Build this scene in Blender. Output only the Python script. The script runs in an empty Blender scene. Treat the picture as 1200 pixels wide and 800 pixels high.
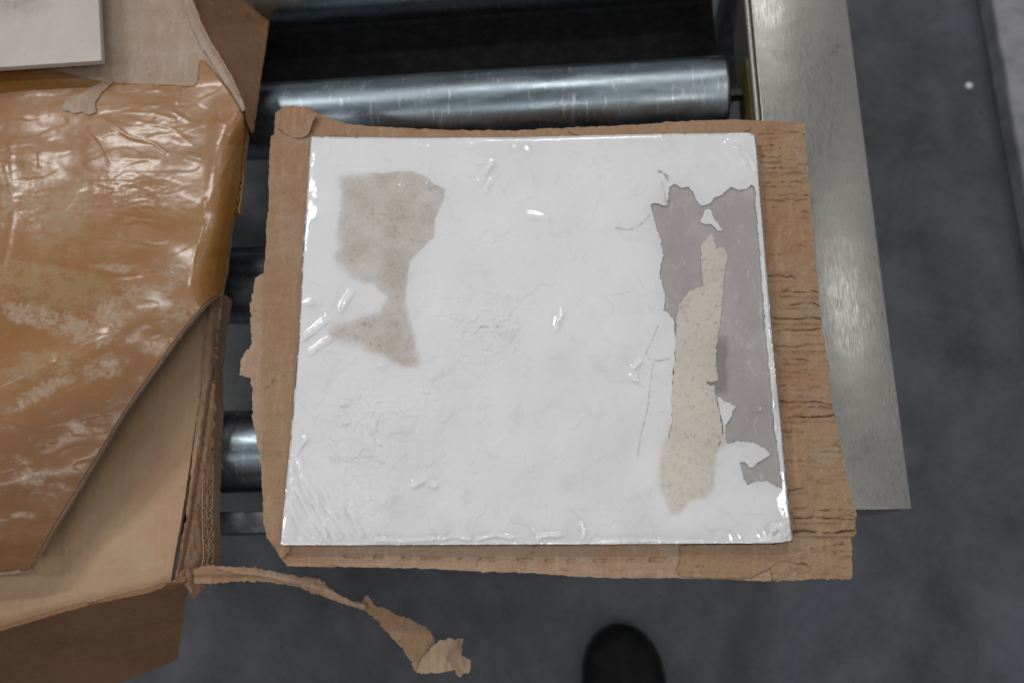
import bpy, bmesh, math, random
import numpy as np
from mathutils import Vector, Matrix

random.seed(4)
RNG = np.random.default_rng(11)
scene = bpy.context.scene
COL = scene.collection

# ------------------------------------------------------------------ camera
FPX = 1000.0
def _n(v):
    v = np.array(v, float); return v / np.linalg.norm(v)
XW = _n((12000, 405, 1000))
YW = np.array((-45, 3800, -1000.0)); YW = _n(YW - XW * XW.dot(YW))
ZW = np.cross(XW, YW)
M = np.array([XW, YW, ZW])                    # rows: world axes in camera coordinates
CAM = np.array((0.0, 0.0, 1.25))
cam_d = bpy.data.cameras.new('camera'); cam = bpy.data.objects.new('camera', cam_d); COL.objects.link(cam)
cam.matrix_world = Matrix.Translation(CAM) @ Matrix(M.tolist()).to_4x4()
cam_d.sensor_width = 36.0; cam_d.lens = 30.0; cam_d.clip_end = 200.0; cam_d.clip_start = 0.01
cam_d.dof.use_dof = True; cam_d.dof.focus_distance = 0.56; cam_d.dof.aperture_fstop = 5.6
scene.camera = cam

# ------------------------------------------------------------------ light
world = bpy.data.worlds.new('World'); scene.world = world; world.use_nodes = True
bg = world.node_tree.nodes['Background']
bg.inputs[0].default_value = (0.90, 0.94, 1.0, 1); bg.inputs[1].default_value = 0.15
def strip_lamp(x, y, z, power, sx=1.3, sy=0.2, rot=0.0, col=(1.0, 0.992, 0.98)):
    l = bpy.data.lights.new('ceiling_and_glint_lamp', 'AREA'); l.shape = 'RECTANGLE'; l.size = sx; l.size_y = sy
    l.energy = power; l.color = col
    o = bpy.data.objects.new('ceiling_and_glint_lamp', l); o.location = (x, y, z); o.rotation_euler = (0, 0, rot)
    COL.objects.link(o); return o
LZ = 4.6
strip_lamp(0.0, 2.95, LZ, 32, 1.1)
strip_lamp(-2.3, 2.1, LZ, 52)
strip_lamp(1.75, 0.3, LZ, 17)
strip_lamp(-3.9, 0.2, LZ, 18)  # unseen lamp added to draw glints from the upright film wrinkles
strip_lamp(1.9, 3.6, LZ, 14)
strip_lamp(0.25, -1.9, LZ, 9, 1.1)
strip_lamp(-1.6, -1.8, LZ, 9, 0.9)
strip_lamp(2.4, -2.1, LZ, 10)
strip_lamp(-0.2, -6.6, LZ, 12)
for (lx, ly) in ((-3.2, -1.0), (-3.4, 3.9), (-1.0, 4.5), (1.3, 4.6), (3.7, 3.1), (3.4, -0.5), (-0.15, -1.2), (-2.5, 0.15), (1.1, -1.3), (-5.4, 2.1), (-2.2, -3.6), (3.0, 1.4)):
    strip_lamp(lx, ly, LZ, 3.2, 0.7, 0.12)  # small unseen lamps added so the film wrinkles catch glints
scene.view_settings.view_transform = 'Standard'; scene.view_settings.look = 'None'
scene.view_settings.exposure = 0.05; scene.view_settings.gamma = 1.0
scene.render.engine = 'CYCLES'
scene.cycles.max_bounces = 8; scene.cycles.transparent_max_bounces = 12

# ------------------------------------------------------------------ maths helpers
def at(u, v, z):
    """world point at height z on the sight line of picture position (u, v); used as the survey of the place"""
    u = np.asarray(u, float); v = np.asarray(v, float); z = np.broadcast_to(np.asarray(z, float), np.broadcast(u, v).shape)
    c = np.stack([(u - 600) / FPX, (400 - v) / FPX, -np.ones_like(u * 1.0)], -1)
    d = c @ M.T
    t = (z - CAM[2]) / d[..., 2]
    return CAM + d * t[..., None]
_perm = RNG.permutation(512); _perm = np.concatenate([_perm, _perm, _perm])
_gr = RNG.uniform(0, 2 * math.pi, 512)
def perlin(x, y, seed=0):
    x = np.asarray(x, float) + seed * 17.31; y = np.asarray(y, float) + seed * 9.77
    xi = np.floor(x).astype(int); yi = np.floor(y).astype(int); xf = x - xi; yf = y - yi
    def g(a, b):
        h = _gr[_perm[(_perm[a & 511] + b) & 511]]
        return np.cos(h), np.sin(h)
    def s(t): return t * t * t * (t * (t * 6 - 15) + 10)
    g00 = g(xi, yi); g10 = g(xi + 1, yi); g01 = g(xi, yi + 1); g11 = g(xi + 1, yi + 1)
    a = g00[0] * xf + g00[1] * yf; b = g10[0] * (xf - 1) + g10[1] * yf
    c = g01[0] * xf + g01[1] * (yf - 1); d = g11[0] * (xf - 1) + g11[1] * (yf - 1)
    u = s(xf); v = s(yf)
    return ((a + (b - a) * u) + ((c + (d - c) * u) - (a + (b - a) * u)) * v) * 1.5
def fbm(x, y, o=4, seed=0):
    r = 0; a = 1; f = 1; t = 0
    for i in range(o):
        r = r + a * perlin(x * f, y * f, seed + i); t += a; a *= .5; f *= 2.03
    return r / t
def sstep(a, b, x):
    t = np.clip((x - a) / (b - a), 0, 1); return t * t * (3 - 2 * t)
def pline(u, v, pts):
    """distance to a polyline"""
    P = np.array(pts, float); best = np.full(np.shape(u), 1e9)
    for a, b in zip(P[:-1], P[1:]):
        d = b - a; L = d.dot(d) + 1e-9
        t = np.clip(((u - a[0]) * d[0] + (v - a[1]) * d[1]) / L, 0, 1)
        best = np.minimum(best, np.hypot(u - a[0] - t * d[0], v - a[1] - t * d[1]))
    return best
def densify(pts, step=3.0, rough=0.6, seed=0, freq=0.11, closed=True, fine=0.4):
    P = np.array(pts, float); out = []
    n = len(P)
    for i in range(n if closed else n - 1):
        a = P[i]; b = P[(i + 1) % n]; L = np.hypot(*(b - a)); k = max(1, int(L / step))
        for j in range(k): out.append(a + (b - a) * j / k)
    if not closed: out.append(P[-1])
    Q = np.array(out)
    if rough > 0:
        dx = fbm(Q[:, 0] * freq, Q[:, 1] * freq, 3, seed + 40) + fine * perlin(Q[:, 0] * .45, Q[:, 1] * .45, seed + 3)
        dy = fbm(Q[:, 0] * freq, Q[:, 1] * freq, 3, seed + 70) + fine * perlin(Q[:, 0] * .45, Q[:, 1] * .45, seed + 5)
        Q = Q + np.stack([dx, dy], 1) * rough * 2.0
    return Q
def poly_sd(u, v, Q):
    """signed distance (inside > 0) to polygon Q and the nearest outline point"""
    sh = u.shape; u = u.ravel(); v = v.ravel()
    best = np.full(u.shape, 1e18); nx = u.copy(); ny = v.copy(); ins = np.zeros(u.shape, bool)
    B = np.roll(Q, -1, 0)
    for a, b in zip(Q, B):
        d = b - a; L = d.dot(d) + 1e-12
        t = np.clip(((u - a[0]) * d[0] + (v - a[1]) * d[1]) / L, 0, 1)
        qx = a[0] + t * d[0]; qy = a[1] + t * d[1]; dd = (u - qx) ** 2 + (v - qy) ** 2
        m = dd < best; best[m] = dd[m]; nx[m] = qx[m]; ny[m] = qy[m]
        if a[1] != b[1]:
            c = ((a[1] > v) != (b[1] > v)) & (u < (b[0] - a[0]) * (v - a[1]) / (b[1] - a[1]) + a[0])
            ins ^= c
    s = np.sqrt(best) * np.where(ins, 1, -1)
    return s.reshape(sh), nx.reshape(sh), ny.reshape(sh)

LOW = -.038     # the big box is crushed low over the rollers
LOWSET = set()
# ------------------------------------------------------------------ object helpers
def new_mesh(name, V, F, mat=None, parent=None, smooth=False, attrs=None, angle=40):
    me = bpy.data.meshes.new(name)
    me.from_pydata([tuple(map(float, p)) for p in V], [], [tuple(map(int, f)) for f in F]); me.update()
    if attrs:
        for k, a in attrs.items():
            at_ = me.attributes.new(k, 'FLOAT', 'POINT'); at_.data.foreach_set('value', np.asarray(a, np.float32))
    if mat: me.materials.append(mat)
    if smooth:
        me.shade_smooth()
        if angle and angle < 180: me.set_sharp_from_angle(angle=math.radians(angle))
    o = bpy.data.objects.new(name, me); COL.objects.link(o)
    if parent: o.parent = parent; o.matrix_parent_inverse = parent.matrix_world.inverted()
    return o
def empty(name, loc, label, cat, group=None):
    o = bpy.data.objects.new(name, None); o.location = loc; o.empty_display_size = 0.05
    COL.objects.link(o); o['label'] = label; o['category'] = cat
    if group: o['group'] = group
    o.matrix_world = Matrix.Translation(loc)
    return o
def bm_obj(name, bm, mat, parent=None, smooth=False, angle=40):
    me = bpy.data.meshes.new(name); bm.normal_update(); bm.to_mesh(me); bm.free()
    if mat: me.materials.append(mat)
    if smooth:
        me.shade_smooth(); me.set_sharp_from_angle(angle=math.radians(angle))
    o = bpy.data.objects.new(name, me); COL.objects.link(o)
    if parent: o.parent = parent; o.matrix_parent_inverse = parent.matrix_world.inverted()
    return o
def add_box(bm, x0, x1, y0, y1, z0, z1, bevel=0.0, seg=2):
    r = bmesh.ops.create_cube(bm, size=1.0)
    for w in r['verts']:
        w.co = Vector((x0 + (w.co.x + .5) * (x1 - x0), y0 + (w.co.y + .5) * (y1 - y0), z0 + (w.co.z + .5) * (z1 - z0)))
    if bevel:
        es = list({e for w in r['verts'] for e in w.link_edges})
        bmesh.ops.bevel(bm, geom=es, offset=bevel, segments=seg, affect='EDGES', profile=.5)
def sheet(name, outline, z, mat, parent, step=2.0, thick=0.003, holes=(), rough=0.6, seed=0, attrs=None,
          closed=True, drop_to=None, warp=None, smooth=True, dens=3.0, angle=50, fine=0.4):
    """a sheet of material whose outline was surveyed at (u, v), height z(u, v) and real thickness below it"""
    Q = densify(outline, dens, rough, seed, fine=fine)
    H = [densify(h, dens, rough * 3, seed + 9, fine=fine) for h in holes]
    u0, v0 = Q.min(0) - step; u1, v1 = Q.max(0) + step
    U, Vv = np.meshgrid(np.arange(u0, u1 + step, step), np.arange(v0, v1 + step, step), indexing='ij')
    s, nx, ny = poly_sd(U, Vv, Q)
    for h in H:
        hs, hx, hy = poly_sd(U, Vv, h)
        m = np.abs(hs) < np.abs(s); nx = np.where(m, hx, nx); ny = np.where(m, hy, ny)
        s = np.where(-hs < s, -hs, s)
    snap = np.abs(s) < step * 0.62
    U2 = np.where(snap, nx, U); V2 = np.where(snap, ny, Vv)
    ok = (s > 0) | snap
    idx = -np.ones(U.shape, int)
    n0, n1 = U.shape
    quads = []
    a = ok[:-1, :-1]; b = ok[1:, :-1]; c = ok[1:, 1:]; d = ok[:-1, 1:]
    core = (s > 0) & ~snap
    anyc = core[:-1, :-1] | core[1:, :-1] | core[1:, 1:] | core[:-1, 1:]
    I, J = np.nonzero(a & b & c & d & anyc)
    quads += [((i, j), (i + 1, j), (i + 1, j + 1), (i, j + 1)) for i, j in zip(I, J)]
    cnt = a.astype(int) + b + c + d
    I, J = np.nonzero((cnt == 3) & anyc)
    for i, j in zip(I, J):
        quads.append(tuple(p for p in ((i, j), (i + 1, j), (i + 1, j + 1), (i, j + 1)) if ok[p]))
    ids = {}; us = []; vs = []; faces = []
    for q in quads:
        f = []
        for p in q:
            if p not in ids:
                ids[p] = len(us); us.append(U2[p]); vs.append(V2[p])
            f.append(ids[p])
        faces.append(tuple(reversed(f)) if False else tuple(f))
    us = np.array(us); vs = np.array(vs); N = len(us)
    zz = z(us, vs) if callable(z) else np.full(N, float(z))
    if parent is not None and parent.name in LOWSET and name != 'base_panel':
        zz = zz + LOW
        z0f = z if callable(z) else (lambda a_, b_: np.full(len(a_), float(z)))
        z = lambda a_, b_: z0f(a_, b_) + LOW
    P = at(us, vs, zz)
    if warp: P = warp(us, vs, P)
    # orientation: make the top face up
    f0 = faces[len(faces) // 2]
    nrm = np.cross(P[f0[1]] - P[f0[0]], P[f0[2]] - P[f0[0]])
    if nrm[2] < 0: faces = [tuple(reversed(f)) for f in faces]
    A = {k: fn(us, vs) for k, fn in (attrs or {}).items()}
    if thick or drop_to is not None:
        edge = {}
        for f in faces:
            for i in range(len(f)):
                e = (f[i], f[(i + 1) % len(f)]); edge[e] = edge.get(e, 0) + 1
        bound = [e for e in edge if (e[1], e[0]) not in edge]
        if drop_to is None:
            zf = z if callable(z) else (lambda a_, b_: np.full(len(a_), float(z)))
            Pu = at(us + 1, vs, zf(us + 1, vs)); Pv = at(us, vs + 1, zf(us, vs + 1))
            VN = np.cross(Pv - P, Pu - P); VN /= np.linalg.norm(VN, axis=1)[:, None] + 1e-15
            VN = np.where(VN[:, 2:3] < 0, -VN, VN)
            if name != 'front_flap': VN = VN * .4 + np.array((0, 0, .6)); VN /= np.linalg.norm(VN, axis=1)[:, None]
            B = P - VN * thick
        else:
            B = P.copy(); B[:, 2] = drop_to
        if closed:
            V = np.concatenate([P, B])
            faces2 = faces + [tuple(N + i for i in reversed(f)) for f in faces] + [(e[1], e[0], N + e[0], N + e[1]) for e in bound]
            A = {k: np.concatenate([x, x]) for k, x in A.items()}
        else:
            bi = sorted({i for e in bound for i in e}); mp = {i: N + k for k, i in enumerate(bi)}
            V = np.concatenate([P, B[bi]])
            faces2 = faces + [(e[1], e[0], mp[e[0]], mp[e[1]]) for e in bound]
            A = {k: np.concatenate([x, x[bi]]) for k, x in A.items()}
    else:
        V, faces2 = P, faces
    return new_mesh(name, V, faces2, mat, parent, smooth, A, angle)

# ------------------------------------------------------------------ material helpers
class NT:
    def __init__(s, name):
        s.m = bpy.data.materials.new(name); s.m.use_nodes = True; s.t = s.m.node_tree
        s.b = s.t.nodes['Principled BSDF']; s.out = s.t.nodes['Material Output']
        s.geo = s.t.nodes.new('ShaderNodeTexCoord')
    def n(s, typ, **kw):
        x = s.t.nodes.new(typ)
        for k, v in kw.items(): setattr(x, k, v)
        return x
    def l(s, a, b): s.t.links.new(a, b)
    def mapped(s, scale=(1, 1, 1), rot=(0, 0, 0)):
        m = s.n('ShaderNodeMapping'); s.l(s.geo.outputs['Object'], m.inputs[0])
        m.inputs['Scale'].default_value = scale; m.inputs['Rotation'].default_value = rot
        return m.outputs[0]
    def noise(s, sc, det=6, rough=.55, scale=(1, 1, 1), rot=(0, 0, 0), dist=0.0):
        x = s.n('ShaderNodeTexNoise'); s.l(s.mapped(scale, rot), x.inputs['Vector'])
        x.inputs['Scale'].default_value = sc; x.inputs['Detail'].default_value = det
        x.inputs['Roughness'].default_value = rough; x.inputs['Distortion'].default_value = dist
        return x.outputs['Fac']
    def ramp(s, fac, a, b, ca=0.0, cb=1.0):
        x = s.n('ShaderNodeMapRange'); x.interpolation_type = 'SMOOTHSTEP'
        s.l(fac, x.inputs['Value']); x.inputs['From Min'].default_value = a; x.inputs['From Max'].default_value = b
        x.inputs['To Min'].default_value = ca; x.inputs['To Max'].default_value = cb
        return x.outputs[0]
    def mix(s, fac, a, b, mode='MIX'):
        x = s.n('ShaderNodeMix', data_type='RGBA', blend_type=mode)
        if isinstance(fac, (int, float)): x.inputs[0].default_value = fac
        else: s.l(fac, x.inputs[0])
        for k, c in ((6, a), (7, b)):
            if isinstance(c, tuple): x.inputs[k].default_value = (*c, 1) if len(c) == 3 else c
            else: s.l(c, x.inputs[k])
        return x.outputs[2]
    def math(s, op, a, b=0.0):
        x = s.n('ShaderNodeMath', operation=op)
        for k, c in ((0, a), (1, b)):
            if isinstance(c, (int, float)): x.inputs[k].default_value = c
            else: s.l(c, x.inputs[k])
        return x.outputs[0]
    def attr(s, name):
        x = s.n('ShaderNodeAttribute', attribute_name=name); return x.outputs['Fac']
    def bump(s, h, dist, strength=1.0, prev=None):
        x = s.n('ShaderNodeBump'); s.l(h, x.inputs['Height']); x.inputs['Distance'].default_value = dist
        x.inputs['Strength'].default_value = strength
        if prev is not None: s.l(prev, x.inputs['Normal'])
        return x.outputs[0]
    def set(s, **kw):
        for k, v in kw.items():
            i = s.b.inputs[k.replace('_', ' ')]
            if isinstance(v, (int, float)): i.default_value = v
            elif isinstance(v, tuple): i.default_value = (*v, 1) if len(v) == 3 else v
            else: s.l(v, i)
        return s.m

def cardboard(name, base=(.39, .255, .155), red=(.385, .22, .13), dusty=(.44, .335, .25), flute=None, dust=.35, marks=1.0):
    k = NT(name)
    c = k.mix(k.ramp(k.noise(14, 4), .4, .62), base, red)
    c = k.mix(k.math('MULTIPLY', k.ramp(k.noise(38, 8, .65), .45, .75), dust * 2), c, dusty)
    c = k.mix(k.ramp(k.noise(900, 3), .35, .7, 0.0, .35 * marks), c, tuple(x * .6 for x in base))
    # fibres
    c = k.mix(k.ramp(k.noise(260, 4, .6, scale=(1, .12, 1)), .52, .66, 0, .25 * marks), c, tuple(min(1, x * 1.45) for x in base))
    c = k.mix(k.ramp(k.noise(60, 5, .7), .62, .70, 0, .6 * marks), c, tuple(x * .45 for x in base))
    nb = k.bump(k.noise(420, 5, .7), .0006, .6)
    nb = k.bump(k.noise(70, 5, .65), .0018, .6, nb)
    if flute:
        w = k.n('ShaderNodeTexWave', wave_type='BANDS'); k.l(k.mapped(rot=flute), w.inputs[0])
        w.bands_direction = 'X'; w.inputs['Scale'].default_value = 45; w.inputs['Distortion'].default_value = .6
        nb = k.bump(w.outputs['Fac'], .0005, .35, nb)
    return k.set(Base_Color=c, Roughness=.88, Normal=nb, Specular_IOR_Level=.2)

MCARD = cardboard('torn_reddish_cardboard')
MCARD_P = cardboard('pale_torn_liner', (.46, .32, .22), (.44, .27, .17), (.5, .4, .31))
MCARD_T = cardboard('tan_box_cardboard', (.52, .355, .22), (.50, .32, .20), (.55, .42, .30), flute=(0, 0, 0), dust=.2, marks=.35)
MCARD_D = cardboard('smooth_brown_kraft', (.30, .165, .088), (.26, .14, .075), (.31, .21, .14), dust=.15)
MCARD_F = cardboard('dusty_flap_kraft', (.44, .33, .245), (.40, .28, .20), (.52, .43, .35), dust=.5)

# ------------------------------------------------------------------ setting: floor
def floor_mat():
    k = NT('grey_concrete')
    c = k.mix(k.ramp(k.noise(5, 6, .6), .34, .66), (.050, .055, .062), (.088, .098, .112))
    c = k.mix(k.ramp(k.noise(16, 8, .7, dist=.6), .42, .68, 0, .5), c, (.110, .120, .132))
    c = k.mix(k.ramp(k.noise(7, 6, .6, scale=(1, .35, 1)), .52, .7, 0, .55), c, (.034, .037, .041))
    c = k.mix(k.ramp(k.noise(210, 4, .7), .58, .68, 0, .45), c, (.17, .18, .18))
    c = k.mix(k.ramp(k.noise(90, 4, .7), .59, .68, 0, .5), c, (.03, .03, .034))
    nb = k.bump(k.noise(120, 6, .6), .001, .4)
    return k.set(Base_Color=c, Roughness=k.ramp(k.noise(9, 5), .3, .7, .42, .7), Normal=nb, Specular_IOR_Level=.4)
FL = floor_mat()
g = bmesh.new(); bmesh.ops.create_grid(g, x_segments=8, y_segments=8, size=8)
fo = bm_obj('floor', g, FL); fo['kind'] = 'structure'

# low pale concrete plinth on the right
def conc_mat():
    k = NT('pale_concrete')
    c = k.mix(k.ramp(k.noise(20, 7, .65), .3, .7), (.21, .21, .22), (.33, .33, .35))
    c = k.mix(k.ramp(k.noise(90, 6, .7), .55, .75, 0, .5), c, (.13, .13, .13))
    return k.set(Base_Color=c, Roughness=.85, Normal=k.bump(k.noise(140, 6, .7), .002, .5))
PZ = .045
px0 = at(1163, 0, PZ)[0]
g = bmesh.new()
add_box(g, px0, px0 + .5, -1.2, 2.2, 0.0005, PZ, .006, 2)
bmesh.ops.subdivide_edges(g, edges=[e for e in g.edges if abs(e.verts[0].co.y - e.verts[1].co.y) > 1], cuts=160)
for w in g.verts:
    if w.co.x < px0 + .02 and w.co.z > .03:
        w.co.x += .0035 * float(fbm(w.co.y * 9, 3.1, 4)); w.co.z += .0015 * float(fbm(w.co.y * 14, 8.1, 3))
pl = bm_obj('concrete_plinth', g, conc_mat())
pl['label'] = 'low pale grey concrete plinth beyond the dark floor at the upper right'; pl['category'] = 'plinth'

# ------------------------------------------------------------------ roller conveyor
ZR = .60; RR = .0340
def steel_mat():
    k = NT('brushed_steel')
    sc = k.noise(55, 6, .7, scale=(14, 1, 1))
    gr = k.noise(330, 3, .6, scale=(3, .35, 1))
    c = k.mix(k.ramp(k.noise(12, 6, .6), .35, .7), (.262, .255, .235), (.28, .273, .252))
    c = k.mix(k.ramp(k.noise(45, 7, .75, dist=.5), .58, .66, 0, .5), c, (.15, .145, .13))
    c = k.mix(k.ramp(sc, .56, .68, 0, .08), c, (.42, .42, .41))
    r = k.ramp(gr, .3, .7, .26, .37)
    nb = k.bump(k.noise(300, 3, .6, scale=(2, .15, 1)), .00025, .34)
    nb = k.bump(k.noise(14, 3), .003, .3, nb)
    return k.set(Base_Color=c, Metallic=.6, Roughness=r, Normal=nb, Specular_IOR_Level=.3)
def zinc_mat():
    k = NT('zinc_plated_roller')
    c = k.mix(k.ramp(k.noise(9, 5, .6, scale=(.5, 2, 2)), .3, .7), (.20, .25, .28), (.30, .345, .37))
    c = k.mix(k.ramp(k.noise(40, 8, .75, scale=(.35, 1, 1)), .5, .7, 0, .5), c, (.30, .34, .42))
    c = k.mix(k.ramp(k.noise(160, 5, .7, scale=(1.6, .25, .25)), .57, .66, 0, .55), c, (.72, .74, .74))
    c = k.mix(k.ramp(k.noise(70, 6, .7), .60, .68, 0, .6), c, (.14, .14, .13))
    r = k.ramp(k.noise(60, 6, .7, scale=(.3, 1, 1)), .3, .7, .26, .46)
    nb = k.bump(k.noise(500, 3, .6, scale=(.5, .05, .05)), .0001, .5)
    nb = k.bump(k.noise(16, 4, .6, scale=(.6, 1, 1)), .0015, .25, nb)
    return k.set(Base_Color=c, Metallic=1.0, Roughness=r, Normal=nb)
def dark_mat(name, col, rough=.55, metal=0.0):
    k = NT(name)
    c = k.mix(k.ramp(k.noise(60, 6, .7), .4, .7), col, tuple(min(1, x * 1.7 + .01) for x in col))
    return k.set(Base_Color=c, Roughness=rough, Metallic=metal, Normal=k.bump(k.noise(200, 4), .0006, .4))
STEEL = steel_mat(); ZINC = zinc_mat()
BLACKPL = dark_mat('black_plastic', (.012, .012, .013), .45)
DARKST = dark_mat('dark_grey_steel', (.10, .108, .115), .45, .6)
YEL = dark_mat('yellow_edge_trim', (.09, .075, .015), .7)
railZ = .604
rx0 = float(at(893, 140, railZ)[0]); rx1 = float(at(1031, 300, railZ)[0])
ye = float(at(1030, 597, railZ)[1]); yj = float(at(935, 5, railZ)[1])
conv = empty('roller_conveyor', ((rx0 + rx1) / 2 - .35, .1, 0), 'steel roller conveyor with a wide stainless side rail under the boxes', 'conveyor')
XL = -.62
def rail(x0, x1, y0, y1, lip, nm='side_rail'):
    g = bmesh.new()
    t = .003
    add_box(g, x0, x1, y0, y1, railZ - t, railZ, .0012, 2)
    o = bm_obj(nm, g, STEEL, conv, True)
    # downturned webs as real folded flanges
    g = bmesh.new()
    add_box(g, x0 + .0002, x0 + t, y0 + .0005, y1 - .0005, railZ - .085, railZ - t - .0004, .0008, 1)
    add_box(g, x1 - t, x1 - .0002, y0 + .0005, y1 - .0005, railZ - .085, railZ - t - .0004, .0008, 1)
    add_box(g, x0 + t + .0002, x1 - t - .0002, y0 + .0003, y0 + t, railZ - .085, railZ - t - .0004, .0008, 1)
    bm_obj('flange', g, STEEL, o, True)
    g = bmesh.new()
    # rounded bright lip along the edge that faces the rollers
    r = bmesh.ops.create_cone(g, segments=16, radius1=.0026, radius2=.0026, depth=(y1 - y0) - .002, cap_ends=True)
    for w in r['verts']:
        w.co = Vector((w.co.x + (x0 - .0028 if lip > 0 else x1 + .0028), w.co.z + (y0 + y1) / 2, w.co.y + railZ - .0032))
    bm_obj('rail_lip', g, STEEL, o, True)
    return o
rail(rx0, rx1, ye, yj + .7, 1)
rail(XL - .09, XL, ye, yj + .7, -1)
# yellow strip low on the rail's inner face
g = bmesh.new(); add_box(g, rx0 - .0065, rx0 - .0035, float(at(885, 160, .59)[1]), float(at(885, 72, .59)[1]), .570, .596, .0005, 1)
bm_obj('yellow_strip', g, YEL, conv)
# end cross member
y_a = float(at(280, 599, .575)[1]); y_b = float(at(280, 625, .575)[1])
g = bmesh.new(); add_box(g, XL + .0005, rx0 - .008, y_b, y_a, .535, .575, .002, 2)
bm_obj('cross_member', g, DARKST, conv, True)
# legs below the rails and low beams
for lx in ((rx0 + rx1) / 2, XL - .045):
    for ly in (ye + .10, .62):
        g = bmesh.new(); add_box(g, lx - .02, lx + .02, ly - .02, ly + .02, .006, railZ - .0040, .002, 2)
        o = bm_obj('leg', g, DARKST, conv, True)
        g = bmesh.new(); add_box(g, lx - .045, lx + .045, ly - .045, ly + .045, .0004, .006, .001, 1); bm_obj('foot_plate', g, DARKST, o)
roll_x1 = float(at(858, 105, .60)[0])
def lathe(prof, x_dir=True, seg=64):
    V = []; F = []
    for (x, r) in prof:
        for i in range(seg):
            a = 2 * math.pi * i / seg; V.append((x, r * math.cos(a), r * math.sin(a)))
    for k in range(len(prof) - 1):
        for i in range(seg):
            j = (i + 1) % seg
            F.append((k * seg + i, k * seg + j, (k + 1) * seg + j, (k + 1) * seg + i))
    return V, F
def roller(yc):
    L0 = XL + .02; L1 = roll_x1; R = RR
    pr = [(L0, R - .004)] + [(L0 + .004 * (1 - math.cos(t)), R - .004 + .004 * math.sin(t)) for t in np.linspace(.2, math.pi / 2, 5)]
    pr += [(x, R) for x in np.linspace(L0 + .02, L1 - .02, 12)]
    pr += [(L1 - .004 * (1 - math.cos(t)), R - .004 + .004 * math.sin(t)) for t in np.linspace(math.pi / 2, 0.1, 6)]
    pr += [(L1 - .0005, R - .006), (L1 - .003, R - .008)]
    V, F = lathe(pr)
    V = [(x, y + yc, z + ZR - R) for x, y, z in V]
    o = new_mesh('roller', V, F, ZINC, conv, True, angle=60)
    for (xa, xb) in ((L1 - .0035, L1 - .001), (L0 + .001, L0 + .0035)):
        V, F = lathe([(xa, .0001), (xa, R - .0082), (xb, R - .0082), (xb, .0001)], seg=40)
        new_mesh('bearing_cap', [(x, y + yc, z + ZR - R) for x, y, z in V], F, BLACKPL, o, True, angle=30)
    V, F = lathe([(XL + .0005, .0001), (XL + .0005, .006), (rx0 - .0005, .006), (rx0 - .0005, .0001)], seg=6)
    new_mesh('shaft', [(x, y + yc, z + ZR - R) for x, y, z in V], F, BLACKPL, o)
    return o
for vv in (113, 312, 517):
    roller(float(at(650, vv, ZR - RR * .55)[1]))
y0_ = float(at(600, 21, ZR - RR * .9)[1]) + RR * 1.45
roller(y0_)
roller(y0_ + .125)
g = bmesh.new(); add_box(g, XL + .02, rx0 - .012, float(at(600, 120, .5)[1]), yj + .5, .44, .500, .004, 2)
bm_obj('gap_dark_box', g, dark_mat('matt_black_gap_box', (.006, .006, .006), .95), conv, True)  # black box added below the rollers to darken the upper gaps

# ------------------------------------------------------------------ torn box round the wrapped slab
BZ = .70
BLOCK = [(365, 161), (480, 162.5), (600, 162), (760, 158), (876, 156.5), (884, 160), (886.5, 180), (893, 260), (905, 400), (915, 500),
         (922, 580), (928, 633), (905, 636), (700, 637), (500, 638), (330, 638), (333, 600), (341, 520), (351, 400), (357, 280), (363, 190)]
cen = at(630, 400, ZR)
box = empty('torn_cardboard_box', (cen[0], cen[1], ZR), 'shallow torn cardboard box with ragged outward flaps around a wrapped white slab', 'box')
FZ = .690
creases = []   # (u0, v0, u1, v1, depth)
for (v, a, b, d) in [(157, 890, 942, .8), (171, 890, 914, 1), (185, 892, 915, 1.4), (198, 893, 945, 1), (214, 894, 940, 1.1), (229, 896, 946, 1.3),
                     (250, 940, 950, .8), (324, 900, 932, 1.6), (341, 915, 962, 1.4), (357, 914, 962, 1.3), (373, 904, 964, 1.7), (388, 912, 968, 1.3),
                     (405, 908, 968, 1.3), (421, 918, 952, 1), (437, 912, 956, .7), (453, 910, 950, 1), (471, 912, 974, 1.7), (489, 914, 978, 1.5),
                     (506, 916, 940, 1.2), (523, 945, 985, 1.1), (541, 922, 968, .8), (573, 924, 945, 1.4), (597, 928, 1000, 1.2), (607, 930, 1004, 1.6),
                     (622, 930, 1003, 2.2), (641, 950, 990, 1.1), (660, 925, 950, 1.2)]:
    n = 6; s = random.random() * 50
    tilt = random.uniform(-3, 4)
    hook = random.choice((-1, 1, 1)) * random.uniform(0, 5)
    creases.append(([(a + (b - a) * i / n, v + tilt * (i / n - .5) + 2.4 * float(perlin(i * .7, s)) + hook * max(0, i / n - .7) ** 1.5 * 5) for i in range(n + 1)], d))
def block_sd(u, v):
    return -poly_sd(u, v, np.array(BLOCK, float))[0]
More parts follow.
